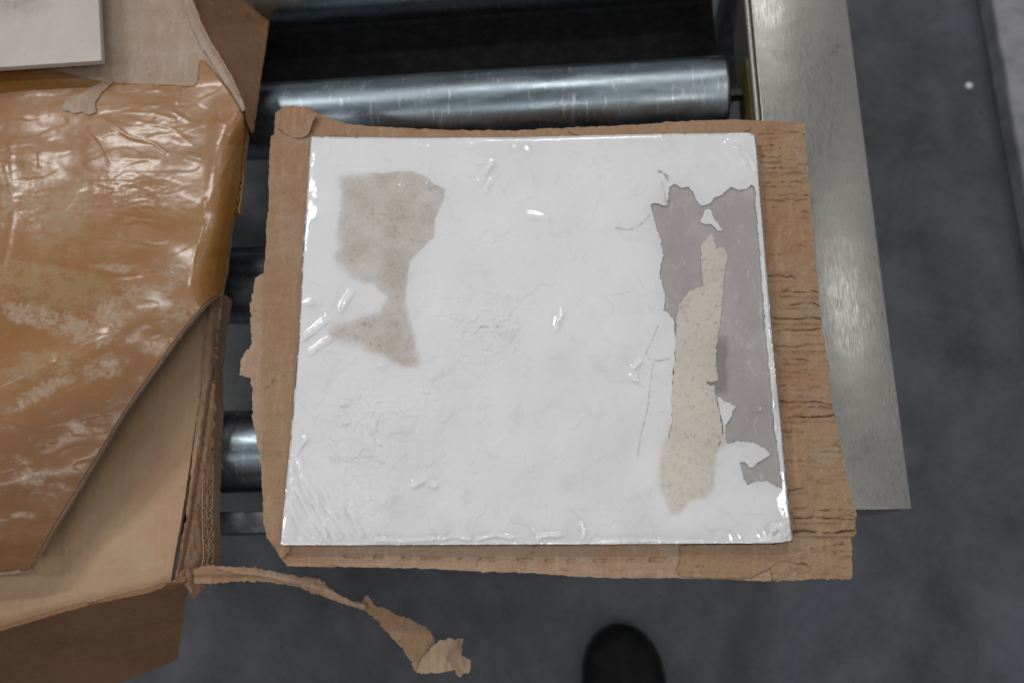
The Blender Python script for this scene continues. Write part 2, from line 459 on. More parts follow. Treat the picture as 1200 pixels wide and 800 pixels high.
def flap_z(u, v):
    d = np.clip(block_sd(u, v), 0, 80)
    z = FZ - .000045 * d + .0016 * fbm(u * .02, v * .02, 3, 5) + .0009 * fbm(u * .09, v * .09, 4, 8)
    right = sstep(880, 905, u)
    # buckled flutes: uneven steps between creases
    z = z - right * .0011 * np.abs(perlin(u * .022, v * .10 + .6 * perlin(u * .05, v * .02, 9), 27)) ** .5 * (.6 + 1.2 * perlin(u * .04, v * .03, 29)).clip(0, 1.4) + right * (.0022 * fbm(u * .03, v * .045, 2, 21) + .0005 * fbm(u * .08, v * .16, 3, 25))
    for pts, dep in creases:
        q = pline(u, v, pts)
        w = .8 + .5 * perlin(u * .1, v * .1, 4)
        z = z - .0015 * dep * (.45 + .8 * (perlin(u * .09, v * .03, 14) + .4).clip(0, 1.2)) * np.exp(-(q / np.maximum(w, .5)) ** 2)
        s = np.clip((v - pts[3][1]), 0, 8)
        z = z + .0009 * dep * np.exp(-((v - pts[3][1] - 3.2) / 2.6) ** 2) * ((u > pts[0][0]) & (u < pts[-1][0]))
    low = sstep(636, 642, v) * (1 - sstep(880, 930, u))
    # bottom strip: thin shelf with a line of shallow slots
    ln = [(340, 650), (500, 653), (620, 656), (700, 657), (780, 655)]
    z = z + low * (-.0019 * np.exp(-(pline(u, v, ln) / 2.4) ** 4) * sstep(-.02, .06, perlin(u * .045, v * .02, 9)) + .0008 * fbm(u * .03, v * .2, 3, 31))
    z = z + .0006 * fbm(u * .3, v * .3, 3, 12)
    return z
OUT_T = [(322, 133), (335, 124), (360, 125), (375, 134), (395, 142), (420, 147), (470, 150), (540, 153), (600, 153), (662, 150), (750, 146), (800, 142), (860, 140), (889, 142)]
f1 = OUT_T + [(889, 170), (600, 172), (372, 172), (322, 172)]
sheet('flap', f1, flap_z, MCARD, box, 1.6, .0035, rough=.9, seed=1)
f2 = [(317.5, 158), (368, 158), (372, 175), (366, 280), (360, 400), (350, 520), (342, 600), (339, 645), (330, 655), (322, 642), (313, 630), (309, 613), (306, 550), (308, 500),
      (306, 440), (308, 400), (308, 340), (311, 292), (315, 235), (315, 190)]
sheet('flap', f2, lambda u, v: flap_z(u, v) + .0012 + .0006 * fbm(u * .03, v * .12, 3, 77), MCARD, box, 1.6, .0035, rough=.9, seed=2)
f3 = [(887, 142), (943, 143), (945, 180), (948, 220), (951, 250), (957, 320), (961, 370), (970.6, 429), (975, 475), (983.6, 509), (995, 572), (1001, 590), (1003.7, 603), (1002, 626), (998, 628),
      (999, 678), (949, 678.6), (905, 680.6), (903, 640), (915, 632), (912, 600), (903, 500), (892, 400), (882, 260), (876, 180), (876, 160)]
sheet('flap', f3, lambda u, v: flap_z(u, v) + .0006, MCARD, box, 1.05, .0038, rough=1.1, seed=3, dens=2, fine=.8)
f4 = [(326, 634), (500, 634), (700, 633), (904, 631), (904, 681), (847, 678), (787, 677), (718, 677), (675, 675), (617, 670.6), (560, 669), (488, 665.4), (414, 664), (336, 663), (327, 650)]
sheet('flap', f4, lambda u, v: flap_z(u, v) - .0005, MCARD_P, box, 1.3, .0035, rough=.7, seed=4)
# reddish torn top layer over the right half of the lower flap
f5 = [(797, 641), (803, 638), (850, 638), (902, 637), (930, 641), (929, 652), (905, 662), (880, 676), (847, 677), (798, 675), (793, 668), (798, 655)]
o = sheet('torn_liner', f5, lambda u, v: flap_z(u, v) + .0013, MCARD, box, 1.5, .0009, rough=1.0, seed=6)
# pale torn liner sticking out at the left
f6 = [(307, 321), (299, 326), (297, 340), (293, 357), (294, 380), (294.5, 403), (287, 413), (280.5, 424), (281, 439), (294.5, 443.6), (296, 470), (296, 492), (300, 512), (304, 535), (308, 552), (314, 552), (314, 321)]
o = sheet('torn_liner', f6, lambda u, v: FZ - .0035 + .0012 * fbm(u * .08, v * .08, 3, 3) - .0002 * (309 - u).clip(0, 40), MCARD_P, box, 1.2, .0009, rough=1.5, seed=7, dens=2)
# thin reddish layer along the top edge
f7 = [(664, 151), (700, 149), (760, 147), (800, 143), (850, 141), (872, 143), (880, 150), (870, 156.5), (760, 157), (690, 160), (672, 158)]
o = sheet('torn_liner', f7, lambda u, v: flap_z(u, v) + .0012, MCARD, box, 1.3, .0008, rough=1.1, seed=8)
# curled corner scrap at the upper left
f8 = [(330, 128), (355, 126), (372, 134), (366, 143), (361, 158), (352, 162), (340, 160), (326, 150)]
o = sheet('torn_liner', f8, lambda u, v: flap_z(u, v) + .002 + .0035 * sstep(345, 372, u), MCARD, box, 1.3, .0009, rough=1.1, seed=9)
# vertical walls and base below the flaps
cn = [at(a, b, BZ) for a, b in ((361, 158), (889, 154), (931, 640), (326, 641))]
def wall(p, q, z0, z1, t):
    p = np.array(p); q = np.array(q); d = (q - p); d[2] = 0; d /= np.linalg.norm(d); nn = np.array((-d[1], d[0], 0)) * t
    V = []
    K = 30
    for k in range(K + 1):
        m = p + (q - p) * k / K
        w = .0008 * float(fbm(k * .4, p[0] * 9, 2))
        for z in (z0, z1):
            V.append((m[0] + nn[0] * w / t, m[1] + nn[1] * w / t, z)); V.append((m[0] + nn[0] * (1 + w / t), m[1] + nn[1] * (1 + w / t), z))
    F = []
    for k in range(K):
        a = k * 4; b = a + 4
        F += [(a, b, b + 2, a + 2), (a + 1, a + 3, b + 3, b + 1), (a + 2, b + 2, b + 3, a + 3), (a, a + 1, b + 1, b)]
    F += [(0, 2, 3, 1), (K * 4, K * 4 + 1, K * 4 + 3, K * 4 + 2)]
    return V, F
for i in range(4):
    V, F = wall(cn[i], cn[(i + 1) % 4], ZR + .0045, FZ - .0075, .003)
    new_mesh('side_wall', V, F, MCARD, box)
sheet('base_panel', [(a, b) for a, b in ((381, 178), (873, 174), (908, 612), (348, 614))], ZR + .0042, MCARD, box, 12, .0038, rough=0)

# ------------------------------------------------------------------ wrapped slab
slab = empty('wrapped_white_slab', (cen[0], cen[1], ZR + .005), 'white coated slab sealed in clear wrinkled shrink film with grey and beige worn patches', 'slab')
HOLE = [(762.6, 239), (770, 237), (776, 240), (782, 241.4), (784.7, 219), (790, 215.5), (798.5, 220), (807, 218), (813, 226), (817, 236), (823, 241.4), (831.5, 239), (838, 232), (847, 227),
        (856, 219), (862, 221), (867.5, 222), (875, 221), (881, 216.7), (885, 222), (887, 250), (892, 320), (898, 395), (907.5, 495), (917, 572), (910, 571), (904, 566), (896, 564), (884, 564),
        (876, 568), (871, 561), (869, 549.5), (866, 541), (873, 541), (877, 548), (884, 545), (893, 539.5), (903, 532), (896, 525), (883, 518.5), (872, 517), (864, 516.5), (853, 521), (850.6, 515), (850, 498), (856, 490.6),
        (858, 483), (862, 476), (851, 471), (841, 464), (842, 475), (845, 487), (848, 500), (847, 512), (842, 523), (832, 523), (820, 521), (800, 520), (785, 517), (784, 512), (787, 495), (787, 470), (788, 443), (791, 423), (791, 400),
        (790, 377), (783, 365.5), (777, 364), (780, 345), (776, 332), (772.6, 319.5), (777, 299), (774, 279), (767, 259)]
BEIGE = [(833, 273.6), (837, 278), (839, 291), (847, 288), (853, 299), (849, 322), (847, 348), (844, 380), (840, 403), (840, 446), (827, 447.5), (828, 450), (838, 452), (838, 462), (840, 470), (843, 485), (846, 500), (846, 512),
         (842, 523), (832, 524), (800, 523), (784, 520), (783, 512), (787, 495), (787, 470), (788, 443), (791, 423), (791, 400), (793, 377), (795.6, 357), (807, 342.5), (824, 334), (821.5, 311), (821.5, 288), (830, 276)]
BLOW = [(786, 500), (784, 512), (777, 521), (774, 545), (774, 567), (781, 581), (787, 601), (797, 600), (805.5, 588), (827, 581), (836, 567), (836, 541), (840, 530), (850, 518), (846, 500)]
STL = [(399, 207.6), (425, 204), (448, 203), (480, 200.5), (497, 206), (510, 216), (521, 222), (520, 235), (510, 255), (508.6, 278), (491, 295), (480, 307), (477, 330), (476, 350), (476, 363), (485.6, 394.7), (491, 426), (474, 430.6),
       (451, 418), (422, 406), (388, 397.6), (385, 388), (400, 380), (422, 374.6), (445, 366), (452.6, 351.6), (457, 347), (437, 332.6), (411, 324), (393.7, 304), (398, 285), (396.5, 263.7), (402, 246), (401, 223)]
CRACK = [[(446, 250), (455, 254), (462, 260), (464, 270)], [(771, 382), (764, 400), (757, 415), (762, 421), (772, 423), (786, 420)], [(766, 425), (763, 445), (759, 480), (751, 510), (747, 535)],
         [(722, 267), (735, 270), (746, 267), (755, 260), (762, 252)], [(771, 200), (778, 203), (784, 213)], [(776, 213), (781, 240)],
         [(672, 482), (690, 486), (700, 488)], [(596, 345), (599, 370), (594, 395), (576, 412)], [(508, 345), (525, 352), (560, 346), (575, 358)], [(512, 372), (540, 368), (548, 385), (595, 384)],
         [(405, 478), (402, 500), (412, 515)], [(424, 466), (436, 480), (455, 478), (470, 492), (490, 488)], [(362, 470), (375, 485), (368, 500)], [(560, 195), (582, 190), (583, 208), (572, 219)],
         [(495, 445), (500, 470), (496, 505), (485, 510)], [(640, 250), (647, 252)], [(665, 285), (672, 298), (680, 292)], [(430, 500), (450, 512), (470, 508)], [(385, 520), (400, 540), (425, 545)]]
WR = np.array(BLOCK, float)
def rough_mask(u, v):
    m = np.exp(-(((u - 570) / 42) ** 2 + ((v - 375) / 45) ** 2)) + np.exp(-(((u - 430) / 65) ** 2 + ((v - 505) / 50) ** 2)) + .45 * np.exp(-(((u - 540) / 40) ** 2 + ((v - 450) / 60) ** 2))
    m = m + .5 * np.exp(-(((u - 440) / 60) ** 2 + ((v - 590) / 30) ** 2))
    return np.clip(m, 0, 1)
def coat_relief(u, v):
    z = .00035 * fbm(u * .012, v * .012, 3, 2)
    r = rough_mask(u, v)
    n = fbm(u * .030, v * .030, 3, 6)
    cells = sstep(-.02, .03, n) + sstep(.12, .16, fbm(u * .038, v * .038, 3, 16)) + .7 * sstep(.1, .14, fbm(u * .03, v * .05, 3, 19))
    z = z + r * (.0009 * cells + .0006 * fbm(u * .09, v * .09, 3, 9))
    z = z + 0.00045 * sstep(.16, .2, fbm(u * .018, v * .018, 3, 119))
    z = z + .00003 * fbm(u * .15, v * .15, 3, 51)
    for c in CRACK:
        q = pline(u, v, c)
        z = z - .00045 * np.exp(-(q / .9) ** 2) + .00016 * np.exp(-((q - 3) / 2.5) ** 2)
    return z
def coat_z(u, v):
    z = BZ + coat_relief(u, v)
    # patches lie slightly lower where the skin has been scoured off
    st = poly_sd(u, v, np.array(STL, float))[0]
    return z - .00045 * sstep(-1.5, 2, st)
def crack_a(u, v):
    r = np.zeros(u.shape)
    for i, c in enumerate(CRACK[:6]):
        r = np.maximum(r, (.8 if i else .6) * np.exp(-(pline(u, v, c) / .8) ** 2))
    r = np.maximum(r, .8 * np.exp(-(np.hypot(u - 777, v - 482) / 1.3) ** 2))
    return r * (.55 + .9 * perlin(u * .2, v * .2, 4)).clip(0, 1)
def stain_a(u, v):
    n = 5.0 * fbm(u * .07, v * .07, 4, 33) + 2.0 * fbm(u * .25, v * .25, 3, 37)
    s1 = poly_sd(u, v, np.array(STL, float))[0]
    soft = 1.3 + 6.0 * sstep(470, 395, u) + 3.0 * sstep(330, 370, v)
    a = sstep(-1, 1, (s1 + n * np.minimum(1, soft / 5)) / soft)
    s2 = poly_sd(u, v, np.array(BLOW, float))[0]
    b = sstep(-1, 1, (s2 + n * .7 + 2) / 5.0)
    return a * (.86 + .5 * fbm(u * .035, v * .035, 3, 133)).clip(0, 1)
def stain_b(u, v):
    n = 5.0 * fbm(u * .07, v * .07, 4, 33) + 2.5 * fbm(u * .3, v * .3, 3, 37)
    s2 = poly_sd(u, v, np.array(BLOW, float))[0]
    return sstep(-1, 1, (s2 + n * .7 + 1.5) / 3.5) * .95
def coat_mat():
    k = NT('white_plaster_skin')
    w = k.mix(k.ramp(k.noise(22, 5), .35, .7), (.865, .86, .87), (.83, .826, .835))
    w = k.mix(k.ramp(k.noise(70, 8, .7, dist=.8), .54, .66, 0, .35), w, (.70, .70, .67))
    be = k.mix(k.ramp(k.noise(30, 6, .65), .35, .65), (.62, .565, .51), (.56, .51, .46))
    be = k.mix(k.ramp(k.noise(420, 5, .75), .46, .64, 0, .45), be, (.76, .715, .66))
    be = k.mix(k.ramp(k.noise(140, 6, .7), .55, .66, 0, .7), be, (.40, .35, .31))
    bl = k.mix(k.ramp(k.noise(24, 5), .35, .68), (.77, .72, .645), (.70, .655, .59))
    bl = k.mix(k.ramp(k.noise(300, 6, .75), .46, .62, 0, .5), bl, (.55, .49, .42))
    c = k.mix(k.attr('stain'), w, be)
    c = k.mix(k.attr('pale_stain'), c, bl)
    c = k.mix(k.attr('crack'), c, (.33, .31, .28))
    nb = k.bump(k.noise(520, 4, .7), .0003, .35)
    nb = k.bump(k.noise(60, 5, .6), .0008, .12, nb)
    return k.set(Base_Color=c, Roughness=.7, Normal=nb, Specular_IOR_Level=.3)
def grey_mat():
    k = NT('grey_fibre_core')
    c = k.mix(k.ramp(k.noise(16, 5), .35, .68), (.455, .425, .41), (.53, .50, .485))
    c = k.mix(k.ramp(k.noise(60, 7, .7), .5, .7, 0, .4), c, (.64, .61, .585))
    c = k.mix(k.ramp(k.noise(190, 7, .75, scale=(1, .3, 1), rot=(0, 0, .6)), .56, .66, 0, .45), c, (.80, .78, .76))
    c = k.mix(k.ramp(k.noise(260, 5, .75), .60, .68, 0, .55), c, (.38, .355, .34))
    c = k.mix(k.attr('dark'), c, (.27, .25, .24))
    return k.set(Base_Color=c, Roughness=.75, Normal=k.bump(k.noise(300, 5, .7), .0005, .5))
def beige_mat():
    k = NT('beige_plaster')
    c = k.mix(k.ramp(k.noise(24, 5), .35, .68), (.77, .72, .645), (.70, .655, .59))
    c = k.mix(k.ramp(k.noise(300, 6, .75), .5, .72, 0, .6), c, (.80, .765, .71))
    c = k.mix(k.ramp(k.noise(110, 6, .7), .55, .65, 0, .6), c, (.60, .54, .46))
    c = k.mix(k.ramp(k.noise(220, 6, .8), .55, .62, 0, .6), c, (.45, .40, .35))
    return k.set(Base_Color=c, Roughness=.8, Normal=k.bump(k.noise(260, 6, .7), .0012, .9))
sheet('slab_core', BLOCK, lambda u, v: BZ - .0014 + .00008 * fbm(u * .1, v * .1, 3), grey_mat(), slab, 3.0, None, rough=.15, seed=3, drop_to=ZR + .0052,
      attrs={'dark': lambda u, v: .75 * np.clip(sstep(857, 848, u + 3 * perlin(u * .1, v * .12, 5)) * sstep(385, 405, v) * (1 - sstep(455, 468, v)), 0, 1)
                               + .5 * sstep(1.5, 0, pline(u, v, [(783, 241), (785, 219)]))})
# scraped edge of the core, lighter, sits proud along the right side
coating = sheet('white_coating', BLOCK, coat_z, coat_mat(), slab, 1.1, .0011, holes=[HOLE], rough=.28, fine=.8, seed=13, dens=1.4,
                attrs={'stain': stain_a, 'pale_stain': stain_b, 'crack': crack_a}, angle=70)
sheet('beige_patch', BEIGE, lambda u, v: BZ - .0003 + .00030 * fbm(u * .16, v * .16, 4, 3), beige_mat(), slab, 1.0, .0009, rough=1.3, seed=15, dens=1.5)
sheet('white_flake', [(820, 260.6), (826, 246), (830, 244.5), (833, 246), (836, 255), (843, 265), (848, 270.7), (840, 270), (834, 262.5), (831, 262), (826, 263)], BZ - .0002, coat_mat(), slab, 1.0, .0008, rough=.6, seed=5, dens=1.5)
for q in ([(771, 199), (776, 200), (775, 203), (771, 202)], [(777, 202), (783, 205), (784, 212), (780, 209)]):
    sheet('grey_chip', q, BZ + .0003, bpy.data.materials['grey_fibre_core'], slab, .7, .0003, rough=.3, dens=1)

# shrink film
WRK = [  # polyline, height (mm), sigma px
    ([(338, 540), (346, 572), (362, 603), (384, 632)], .7, 1.4), ([(347, 532), (356, 560), (374, 592), (398, 628)], .65, 1.4), ([(336, 585), (348, 612), (362, 630)], .6, 1.3),
    ([(366, 588), (380, 612), (392, 630)], .5, 1.3), ([(383, 592), (396, 612), (408, 628)], .5, 1.3), ([(402, 588), (412, 604), (422, 626)], .5, 1.6),
    ([(398, 362), (404, 350), (411, 340)], 1.1, 1.6), ([(352, 396), (368, 384), (382, 372)], .8, 1.8), ([(362, 412), (373, 404), (388, 393)], .8, 1.5), ([(356, 355), (364, 352)], .6, 1.6),
    ([(344, 530), (350, 520), (357, 512)], .8, 1.7), ([(442, 418), (448, 428)], .7, 1.6), ([(563, 210), (567, 200), (573, 191)], .9, 2.6), ([(566, 222), (572, 212)], .6, 2.5),
    ([(594, 163), (592, 174)], .9, 1.5), ([(602, 164), (604, 172)], .6, 1.4), ([(614, 163), (619, 176)], .9, 1.5), ([(626, 164), (629, 172)], .6, 1.4), ([(650, 163), (655, 172)], .6, 1.4), ([(540, 166), (552, 170)], .7, 1.4), ([(486, 167), (500, 172)], .7, 1.4),
    ([(855, 164), (868, 170), (879, 184), (884, 198)], .9, 1.5), ([(850, 168), (864, 176), (874, 190)], .5, 1.5), ([(748, 421), (741, 429), (744, 440)], 1.1, 2.0), ([(738, 440), (746, 444)], .8, 1.8),
    ([(657, 364), (652, 374), (650, 384)], 1.0, 2.0), ([(484, 566), (496, 560), (508, 566)], .9, 3.0), ([(396, 472), (406, 470)], .7, 1.8), ([(470, 215), (490, 213), (498, 216)], .5, 1.6), ([(618, 250), (632, 252), (640, 254)], .8, 2.2),
    ([(560, 629), (578, 624), (598, 628)], 1.0, 1.5), ([(617, 608), (622, 616), (630, 624)], 1.0, 1.5), ([(629, 630), (634, 626), (655, 625)], .9, 1.5), ([(680, 612), (684, 620), (682, 628)], 1.2, 1.7),
    ([(440, 630), (470, 632), (510, 629)], .8, 1.5), ([(512, 632), (530, 626), (548, 630)], .8, 1.5), ([(700, 632), (760, 631), (820, 633)], .6, 1.5),
    ([(908, 633), (914, 622), (922, 610)], 1.4, 1.8), ([(900, 628), (912, 630), (924, 620)], 1.3, 1.6), ([(905, 618), (916, 614), (922, 626)], 1.2, 1.6), ([(890, 634), (900, 628)], .9, 1.5),
    ([(893, 300), (900, 400), (908, 500)], .5, 2.0), ([(880, 400), (905, 470)], .3, 2.0), ([(874, 402), (884, 408)], .5, 1.2), ([(884, 475), (890, 477)], .5, 1.2), ([(858, 345), (862, 350)], .5, 1.2)]
def film_z(u, v):
    sd = -block_sd(u, v)
    z = BZ + .0024 + .0006 * fbm(u * .013, v * .013, 2, 61) + rough_mask(u, v) * .00012 * fbm(u * .06, v * .06, 3, 66)
    e = np.exp(-np.clip(sd, 0, 99) / 16)
    z = z + e * .00007 * fbm(u * .06, v * .06, 2, 65) + .00002 * fbm(u * .12, v * .12, 2, 68)
    # taut diagonal streaks
    z = z + .00003 * perlin((u + v) * .11, (u - v) * .015, 71)
    cm = np.exp(-(((u - 385) / 40) ** 2 + ((v - 600) / 34) ** 2)) + .8 * np.exp(-(((u - 912) / 14) ** 2 + ((v - 624) / 14) ** 2)) + .5 * np.exp(-(((u - 378) / 22) ** 2 + ((v - 385) / 45) ** 2)) + .35 * np.exp(-((v - 628) / 7) ** 2)
    z = z - cm * .00065 * np.abs(perlin((u * .8 - v * .45) * .11, (u * .45 + v * .8) * .03, 80)) ** .7
    z = z + np.exp(-(((u - 912) / 11) ** 2 + ((v - 624) / 11) ** 2)) * .0006 * fbm(u * .22, v * .22, 2, 82)
    for pts, h, sg in WRK:
        q = pline(u, v, pts)
        z = z + .00066 * h * np.exp(-(q / (sg * 1.1)) ** 2) * (.75 + .5 * perlin(u * .1, v * .1, 77))
    z = z - .0004 * np.exp(-np.clip(sd, 0, 99) / .8)
    return z
def film_mat():
    k = NT('clear_shrink_film'); t = k.t
    k.t.nodes.remove(k.b)
    tr = k.n('ShaderNodeBsdfTransparent'); tr.inputs[0].default_value = (.995, .995, .995, 1)
    gl = k.n('ShaderNodeBsdfGlossy'); gl.inputs['Roughness'].default_value = .045; gl.inputs[0].default_value = (1, 1, 1, 1)
    fr = k.n('ShaderNodeFresnel'); fr.inputs['IOR'].default_value = 1.5
    nb = k.bump(k.noise(90, 2, .5), .0006, .03)
    k.l(nb, gl.inputs['Normal']); k.l(nb, fr.inputs['Normal'])
    mx = k.n('ShaderNodeMixShader'); fac = k.math('MULTIPLY', fr.outputs[0], 1.25)
    k.l(fac, mx.inputs[0]); k.l(tr.outputs[0], mx.inputs[1]); k.l(gl.outputs[0], mx.inputs[2])
    k.l(mx.outputs[0], k.out.inputs['Surface'])
    return k.m
FB = [(a + (1.2 if a > 600 else -1.2), b + (1.2 if b > 400 else -1)) for a, b in BLOCK]
sheet('shrink_film', FB, film_z, film_mat(), slab, 1.1, None, rough=.2, seed=23, drop_to=ZR + .012, closed=False, dens=2, angle=180)

# ------------------------------------------------------------------ big taped box on the left
lc = at(80, 400, ZR)
lbox = empty('taped_cardboard_box', (lc[0], lc[1], ZR), 'large crushed brown cardboard box covered in glossy wrinkled parcel tape on the left', 'box')
TOPO = [(-150, -60), (219, -60), (221, 0), (228, 22), (240, 50), (258, 78), (275, 108), (286, 135), (287, 160), (284, 190), (280, 235), (273, 270), (267, 320), (262, 345), (248, 352), (240, 358), (210, 395), (150, 478), (100, 560), (60, 625),
        (36, 668), (20, 671), (0, 673), (-150, 676)]
RIDGE = [(-150, 500), (0, 455), (60, 425), (130, 395), (205, 365), (236, 350)]
INNER_R = [(300, 100), (278, 150), (268, 170), (262, 200), (252, 250), (240, 300), (236, 350)]
LOWSET.add(lbox.name)
def top_z(u, v):
    u = np.asarray(u, float)
    ry = np.interp(u, [p[0] for p in RIDGE], [p[1] for p in RIDGE])
    rise = .026 * (.30 + .70 * sstep(245, 110, u))
    below = np.clip(v - ry, 0, 400); above = np.clip(ry - v, 0, 600)
    z = .700 + rise * np.exp(-(above / 95) ** 2)
    z = z - np.minimum(below, 230) * (rise + .014) / 225 * (.35 + .65 * np.minimum(below, 230) / 225) - .002 * (1 - np.exp(-(below / 25) ** 2))
    ix = np.interp(v, [p[1] for p in INNER_R], [p[0] for p in INNER_R])
    over = np.clip(u - ix + 16, 0, 70) * sstep(95, 140, v) * (1 - sstep(352, 372, v))
    z = z - .000013 * over ** 2
    z = z + .0022 * fbm(u * .009, v * .014, 2, 41) + .0003 * fbm(u * .025, v * .03, 3, 42)
    z = z - .006 * np.exp(-(((u - 230) / 60) ** 2 + ((v + 10) / 80) ** 2))
    return z
sheet('top_panel', TOPO, top_z, MCARD_F, lbox, 2.2, .004, rough=.5, seed=31)
TWR = [([(90, 245), (120, 249), (182, 258)], .5, 1.4), ([(108, 280), (150, 284), (178, 290)], .6, 1.4), ([(20, 304), (70, 312), (135, 325), (200, 318)], .8, 2.4), ([(146, 131), (180, 133), (205, 140)], .45, 1.2),
       ([(150, 122), (185, 124)], .4, 1.2), ([(160, 142), (200, 150), (228, 172)], .45, 1.4), ([(118, 138), (132, 146), (150, 160), (180, 168), (196, 180)], .8, 1.8), ([(205, 132), (220, 142)], .7, 1.5),
       ([(172, 106), (190, 105)], .6, 2), ([(210, 108), (208, 120)], .7, 1.8), ([(105, 150), (120, 170), (130, 190)], .6, 2), ([(46, 180), (47, 195)], .7, 1.6), ([(6, 195), (10, 215), (14, 225)], .8, 1.8), ([(12, 170), (16, 250), (4, 310)], .7, 4),
       ([(254, 142), (264, 146)], .8, 2), ([(240, 235), (236, 270), (228, 300), (224, 335)], .9, 2.2), ([(243, 240), (238, 265)], .6, 1.5), ([(218, 180), (235, 185)], .6, 1.4), ([(145, 185), (185, 188)], .5, 3), ([(0, 452), (30, 440), (60, 423)], 1.0, 3.5),
       ([(65, 424), (100, 402), (140, 390)], .6, 3), ([(245, 235), (262, 200), (280, 165)], .7, 2.5), ([(250, 330), (262, 260), (275, 190)], .6, 2.5), ([(110, 215), (150, 218), (190, 216)], .7, 5)]
def crinkle(u, v):
    m = np.exp(-(((u - 150) / 52) ** 2 + ((v - 230) / 28) ** 2)) + .25 * np.exp(-(((u - 190) / 60) ** 2 + ((v - 140) / 40) ** 2)) + .4 * np.exp(-(((u - 30) / 35) ** 2 + ((v - 240) / 60) ** 2))
    return np.clip(m, 0, 1)
def tape_z(u, v):
    z = top_z(u, v) + .0011 + .0014 * sstep(236, 262, u) * sstep(100, 150, v) + .00008 * fbm(u * .05, v * .05, 3, 43)
    cr = crinkle(u, v)
    rid = np.abs(perlin(u * .05, v * .16, 44)) + .5 * np.abs(perlin(u * .13, v * .31, 46))
    z = z - (.035 + cr) * .00040 * rid ** .8 + cr * .00016 * fbm(u * .40, v * .5, 2, 45) + .00012 * sstep(0, .06, perlin(u * .02 + v * .004, v * .05, 48))
    for p, h, s in TWR: z = z + .00036 * h * np.exp(-(pline(u, v, p) / s) ** 2)
    return z
def blobs(lst):
    def f(u, v):
        n = 1 + 1.1 * fbm(u * .06, v * .09, 4, 91) + .7 * fbm(u * .2, v * .3, 3, 95)
        r = np.zeros(u.shape)
        for (cx, cy, sx, sy, ang, w) in lst:
            c, s = math.cos(ang), math.sin(ang); a = (u - cx) * c + (v - cy) * s; b = -(u - cx) * s + (v - cy) * c
            r = np.maximum(r, w * np.exp(-((a / sx) ** 2 + (b / sy) ** 2)))
        return np.clip(sstep(.28, .8, r * n), 0, 1)
    return f
DUST = [(10, 225, 14, 45, .1, .9), (35, 370, 50, 14, .25, 1), (90, 385, 55, 18, .3, 1), (130, 370, 25, 22, 0, .9), (200, 235, 22, 22, 0, .7), (180, 350, 45, 18, .3, .9), (205, 320, 18, 30, .4, .8),
        (150, 315, 50, 7, .1, .8), (120, 430, 40, 20, -.3, .7), (95, 500, 25, 12, .1, .7), (35, 560, 22, 14, .2, .9), (28, 603, 16, 4, .05, 1.2), (25, 540, 20, 8, .2, .7), (55, 455, 60, 12, -.5, .9), (210, 370, 30, 12, -.3, .8), (70, 260, 15, 25, 0, .4),
        (140, 215, 50, 12, 0, .55), (225, 180, 15, 30, 0, .4), (30, 115, 22, 8, 0, .5), (140, 490, 60, 40, -.6, .42), (60, 570, 50, 40, -.6, .42)]
def tape_mat():
    k = NT('brown_parcel_tape')
    c = k.mix(k.ramp(k.noise(16, 5, .6), .35, .68), (.31, .122, .018), (.305, .140, .030))
    c = k.mix(k.ramp(k.noise(9, 4, .5, scale=(.5, 2.5, 1)), .5, .62, 0, .7), c, (.29, .13, .035))
    c = k.mix(k.math('MULTIPLY', k.attr('thin'), .48), c, (.38, .255, .125))
    c = k.mix(k.math('MULTIPLY', k.attr('slope_shade'), .8), c, (.20, .078, .014))  # shade of the tape sloping away below the ridge, painted into its colour
    d = k.attr('dust')
    gran = k.ramp(k.noise(230, 6, .8), .3, .62)
    c = k.mix(k.math('MULTIPLY', k.math('MULTIPLY', d, gran), .8), c, (.48, .38, .28))
    fl = k.ramp(k.noise(85, 7, .75, scale=(.8, 1.6, 1)), .56, .68, 0, .16)
    c = k.mix(fl, c, (.46, .36, .26))
    r = k.math('ADD', k.ramp(k.noise(40, 6, .6), .3, .7, .40, .55), k.math('MULTIPLY', k.math('MULTIPLY', d, gran), .45))
    nb = k.bump(k.noise(30, 2, .5, scale=(.6, 1.8, 1)), .0008, .10)
    nb = k.bump(k.noise(300, 4, .6), .0004, .14, nb)
    return k.set(Base_Color=c, Roughness=r, Normal=nb, Specular_IOR_Level=.65, Coat_Weight=.55, Coat_Roughness=.19)
TAPE = [(-150, 80), (0, 81), (50, 82), (69, 84), (90, 90), (115, 95), (150, 98), (184, 99), (227, 101), (231, 96), (234, 70), (240, 72), (250, 83), (265, 102), (276, 118), (286, 136), (287, 160), (284, 190), (280, 235), (271, 270), (265, 320), (260, 343), (248, 350), (239, 356),
        (209, 393), (149, 476), (99, 558), (59, 623), (36, 666), (27, 669), (21, 666), (10, 669), (0, 670), (-150, 674)]
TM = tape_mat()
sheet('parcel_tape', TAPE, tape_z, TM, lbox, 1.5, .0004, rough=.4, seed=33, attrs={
    'slope_shade': lambda u, v: sstep(20, 90, v - np.interp(u, [p[0] for p in RIDGE], [p[1] for p in RIDGE]) + 14 * fbm(u * .02, v * .02, 3, 99)),
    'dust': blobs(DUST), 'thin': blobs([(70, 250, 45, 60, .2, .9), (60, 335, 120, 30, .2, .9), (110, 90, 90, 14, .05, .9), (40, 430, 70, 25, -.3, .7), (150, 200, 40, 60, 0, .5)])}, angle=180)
# little paper tongue stuck on the tape
o = sheet('paper_scrap', [(72, 129), (76, 118), (86, 112), (100, 108), (112, 100), (128, 92), (134, 95), (120, 108), (112, 120), (112, 132), (104, 135), (96, 131), (88, 133), (80, 130)],
          lambda u, v: tape_z(u, v) + .001, MCARD_F, lbox, 1.4, .0005, rough=.7, seed=35)
